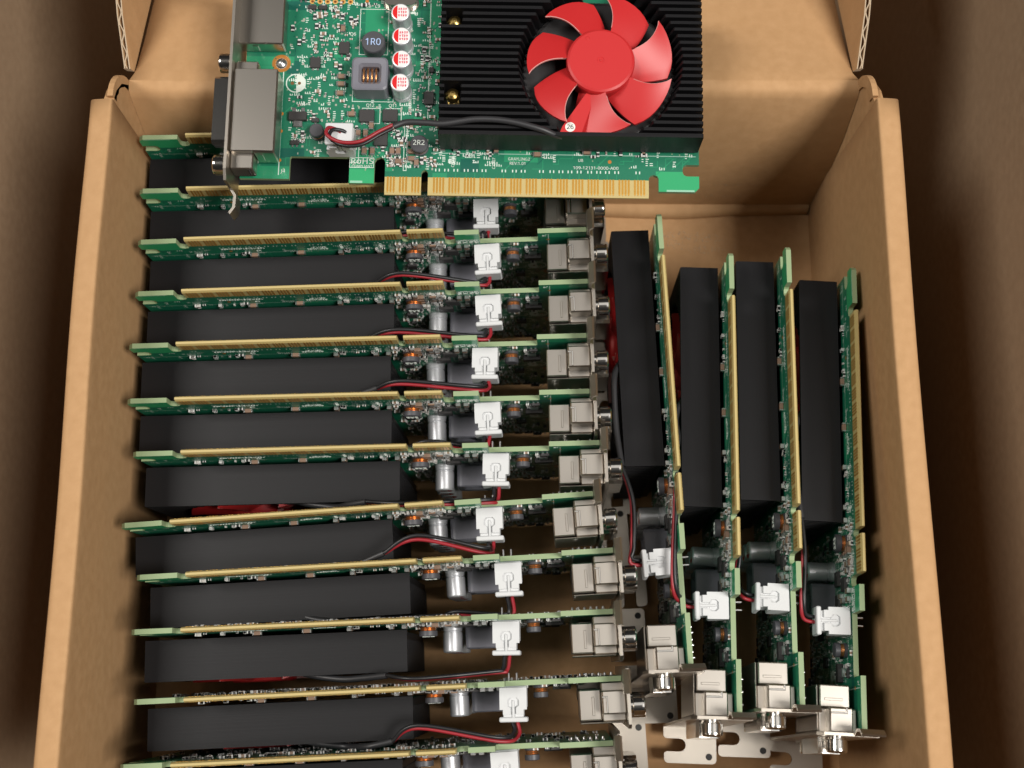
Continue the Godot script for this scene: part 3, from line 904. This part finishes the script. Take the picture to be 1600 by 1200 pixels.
		for k in 9:
			var a := PI * 0.5 * k / 8.0
			ear.append(Vector2(-180.5 - sin(a) * 12.6, TOP + 3.0 + cos(a) * 14.8))
		for k in range(8, -1, -1):
			var a := PI * 0.5 * k / 8.0
			ear.append(Vector2(-180.5 - sin(a) * 9.0, TOP + 3.0 + cos(a) * (10.5 + 0.5 * sin(k * 2.3))))
		b.push(ear, x0 + s * 1.2, x0 + s * 3.0, 2)
		put("torn_ear", b, M.board_kraft, tray)
	# low flap along the foot of the back wall, lifted a little
	b = MB.new()
	for i in cols:
		var r0 := []
		for q in [i, i + 1]:
			var f: float = float(q) / cols
			var x: float = lerp(-125.0, 115.6, f)
			var up := 5.6 + sin(f * 5.0) * 0.7
			var outw := 2.4 + 1.1 * sin(f * 8.0 + 1.0) - (1.6 * smoothstep(0.78, 0.9, f))
			r0.append([V(x, 0.05, -176.4 + outw), V(x, up * 0.6, -176.2 + outw), V(x, up, -177.0 + outw * 0.7), V(x, up + 0.6, -178.0)])
		for j in 3:
			b.quad(r0[0][j], r0[1][j], r0[1][j + 1], r0[0][j + 1], V(0, 0.5, 1))
	put("foot_flap", soft(b), M.board_kraft, tray)
	# rubbed-up paper fibres on the floor and low on the back wall
	b = MB.new()
	var rs := RandomNumberGenerator.new(); rs.seed = 61
	for i in 190:
		var a := rs.randf() * TAU
		var d := sqrt(rs.randf())
		var p := V(72.5 + cos(a) * d * 15.0, 0.12, -163.5 + sin(a) * d * 4.5 + cos(a) * 1.5)
		var l := rs.randf_range(0.06, 0.36)
		var t := rs.randf() * TAU
		var e := V(cos(t), 0, sin(t)) * l; var w := V(-sin(t), 0, cos(t)) * 0.09
		b.quad(p - e - w, p + e - w, p + e + w + V(0, 0.15, 0), p - e + w, V(0, 1, 0))
	for i in 40:
		var x := rs.randf_range(72, 96)
		var y: float = [24.0, 14.0][i % 2] + rs.randf_range(-0.8, 0.8)
		var p := V(x, y, lerp(-176.9, -178.0, y / 30.0) + 0.12)
		b.quad(p, p + V(rs.randf_range(0.2, 0.9), 0.05, 0), p + V(rs.randf_range(0.2, 0.9), 0.3, 0), p + V(0, 0.25, 0), V(0, 0, 1))
	put("scuffed_fibres", b, M.paper_edge, tray).set_meta("kind", "stuff")
	# front wall, below the picture
	b = MB.new(); b.box(V(-127.3, 0.05, 47), V(115.8, rim - 4, 53.0), 0.8)
	put("front_wall", b, M.board_kraft, tray)

func soft(b: MB) -> ArrayMesh:
	var st := SurfaceTool.new()
	st.begin(Mesh.PRIMITIVE_TRIANGLES)
	st.set_smooth_group(0)
	for i in b.v.size(): st.add_vertex(b.v[i] * S)
	st.generate_normals()
	return st.commit()

# no two cards are soldered quite alike: cans and plugs lean a little
func jiggle(card: Node3D):
	for c in card.get_children():
		var n := String(c.name)
		if n.begins_with("capacitor") or n.begins_with("fan_connector"):
			var at: Vector3 = (c as MeshInstance3D).mesh.get_aabb().get_center()
			at.z = 0.0
			var turn := Basis.from_euler(Vector3(rng.randf_range(-0.03, 0.03), rng.randf_range(-0.035, 0.035), rng.randf_range(-0.05, 0.05)))
			c.transform = Transform3D(turn, at - turn * at)

func build_cards():
	var proto := make_card()
	for q in M_rims: put("blade_rim", q[1], M.red_flash, q[0].get_parent())
	for q in M_rims: q[0].remove_meta("rim")
	var words := ["first", "second", "third", "fourth", "fifth", "sixth", "seventh", "eighth", "ninth", "tenth", "eleventh", "twelfth"]
	# the long row: [far end of the gold edge x, z, turn in degrees], measured on the back face at x 133.7 of the card
	var row := [[-109.7, -176.6, 1.0], [-108.3, -157.5, 1.4], [-108.2, -139.9, 1.28], [-107.9, -122.0, 1.29], [-108.6, -104.2, 1.06], [-107.9, -85.9, 1.0], [-104.9, -68.7, 1.23], [-107.0, -46.6, 3.77], [-101.1, -30.3, 3.18], [-101.6, -13.4, 2.39], [-99.4, 7.4, 2.75], [-102.2, 26.4, 2.79]]
	# how each card's red and black leads run (card axes), the sleeve first
	for i in row.size():
		var card := proto.duplicate() as Node3D
		card.name = numbered("graphics_card")
		add_child(card)
		var a := deg_to_rad(row[i][2])
		var ex := V(-cos(a), 0, sin(a)); var ey := V(0, -1, 0)
		var ez := ex.cross(ey)
		var mid := V(row[i][0], TOP, row[i][1]) - ex * 43.0
		var tip := deg_to_rad(2.2 if i > 1 else -0.3)
		if i < 2: mid.y -= 1.4
		ex = ex * cos(tip) - V(0, sin(tip), 0)
		ey = ez.cross(ex)
		card.transform = Transform3D(Basis(ex, ey, ez), (mid - ex * 90.7 + ez * 1.6) * S)
		tag(card, "graphics card standing in the long row, %s from the box's back wall" % words[i], "graphics card", "graphics cards standing in the long row")
		var k := i
		jiggle(card)
		var lift: float = [9.0, 9.0, 8.0, 9.0, 8.0, 11.0, 6.0, 4.0, 13.0, 8.0, 7.0, 4.0][k]
		var bow: float = [14.0, 14.0, 13.6, 14.0, 13.4, 14.4, 15.5, 13.0, 16.0, 15.4, 14.6, 13.2][k]
		var split: float = [70, 70, 72, 74, 70, 60, 76, 68, 56, 72, 72, 70][k]
		var j1 := rng.randf_range(-1.5, 1.5); var j2 := rng.randf_range(-2.5, 2.5); var j3 := rng.randf_range(-1.2, 1.2)
		leads(card, [V(106, 19, 9.6), V(100, 17.5 + j1, 13.5), V(88, 16 + j2, 15.9), V((split + 88) * 0.5, lift + 5.0 + j1, 15.9), V(split, lift + 3, bow)], [V(split, lift + 3, bow), V((split + 36) * 0.55 + 2.0 + j2, lift + j3, bow - 1.5 + (3.0 if k in [6, 9] else -2.5 if k in [7, 10] else j3)), V(38 + j2 * 0.6, lift + 3.5 + j1, bow + 0.8 + j3 * 0.4), V(34.6 + j1 * 0.5, 14.5, bow - 0.2), V(33.8, 16.2, 10.5)], 0.5 + j3 * 0.3)
	# the short row: middle of the gold edge x, z, turn
	var short := [[49.3, -132.4, 52.8, -49.2, "beside the long row's brackets"], [71.6, -118.7, 70.0, -35.2, "second from the long row"], [90.5, -120.9, 89.1, -37.2, "third from the long row"], [111.3, -113.7, 108.4, -30.4, "against the box's side wall"]]
	for i in 4:
		var card := proto.duplicate() as Node3D
		card.name = numbered("graphics_card")
		add_child(card)
		# the ends lie below and above the level at which they were measured: shift them along the sight line
		var p0 := V(short[i][0] * 1.0122, TOP, short[i][1] * 1.0122); var p1 := V(short[i][2] * 0.9958, TOP, short[i][3] * 0.9958)
		var ex := (p0 - p1).normalized(); var ey := V(0, -1, 0)
		var ez := ex.cross(ey)
		var tip := deg_to_rad(4.2)
		ex = ex * cos(tip) - V(0, sin(tip), 0)
		ey = ez.cross(ex)
		card.transform = Transform3D(Basis(ex, ey, ez), ((p0 + p1) * 0.5 - ex * 90.9 + ez * 0.8 - V(0, 0.8, 0)) * S)
		tag(card, "graphics card standing in the short row of four, %s" % short[i][4], "graphics card", "graphics cards standing in the short row")
		jiggle(card)
		var f: float = [66.0, 84.0, 55.0, 66.0][i]
		var out: float = [15.6, 17.0, 15.8, 15.5][i]
		var yy: float = [14.0, 8.0, 20.0, 12.0][i]
		leads(card, [V(106, 19, 9.6), V(101, 17, 14.5), V(95, 15, 16.4), V((f + 92) * 0.5, yy + 1.0, 16.6), V(f, yy, out)], [V(f, yy, out), V(f * 0.55 + 18, yy - 0.5, out - [2.6, -0.6, 1.0, 0.5][i]), V(40, yy, out - [2.0, -1.2, 0.0, 0.0][i]), V(35.2, 14.5, 14.4), V(33.8, 16.2, 10.5)], 0.4)
	# the card that lies on top
	var card := proto
	card.name = numbered("graphics_card")
	add_child(card)
	var ex := V(0.99988, 0, 0.01549); var ez := V(0, cos(0.045), sin(0.045))
	var ey := ez.cross(ex).normalized()
	ez = ex.cross(ey)
	card.transform = Transform3D(Basis(ex, ey, ez), V(-89.5, TOP + 8.8, -151.1) * S)
	tag(card, "graphics card with a red fan lying flat on top of the standing cards", "graphics card")
	leads(card, [V(106.5, 17.0, 9.6), V(103.5, 15.6, 13.0), V(98, 16.8, 15.4), V(88, 19.0, 16.0), V(78, 19.6, 15.6), V(68, 18.4, 14.6), V(62, 18.8, 14.2), V(56, 18.9, 14.0), V(52, 17.4, 14.1)], [V(52, 17.4, 14.1), V(48, 15.2, 14.3), V(42, 11.6, 14.6), V(36, 11.4, 14.4), V(31.6, 14.0, 13.6), V(31.8, 16.8, 12.8), V(34.0, 17.2, 11.4), V(35.0, 16.6, 10.6)], 0.4)
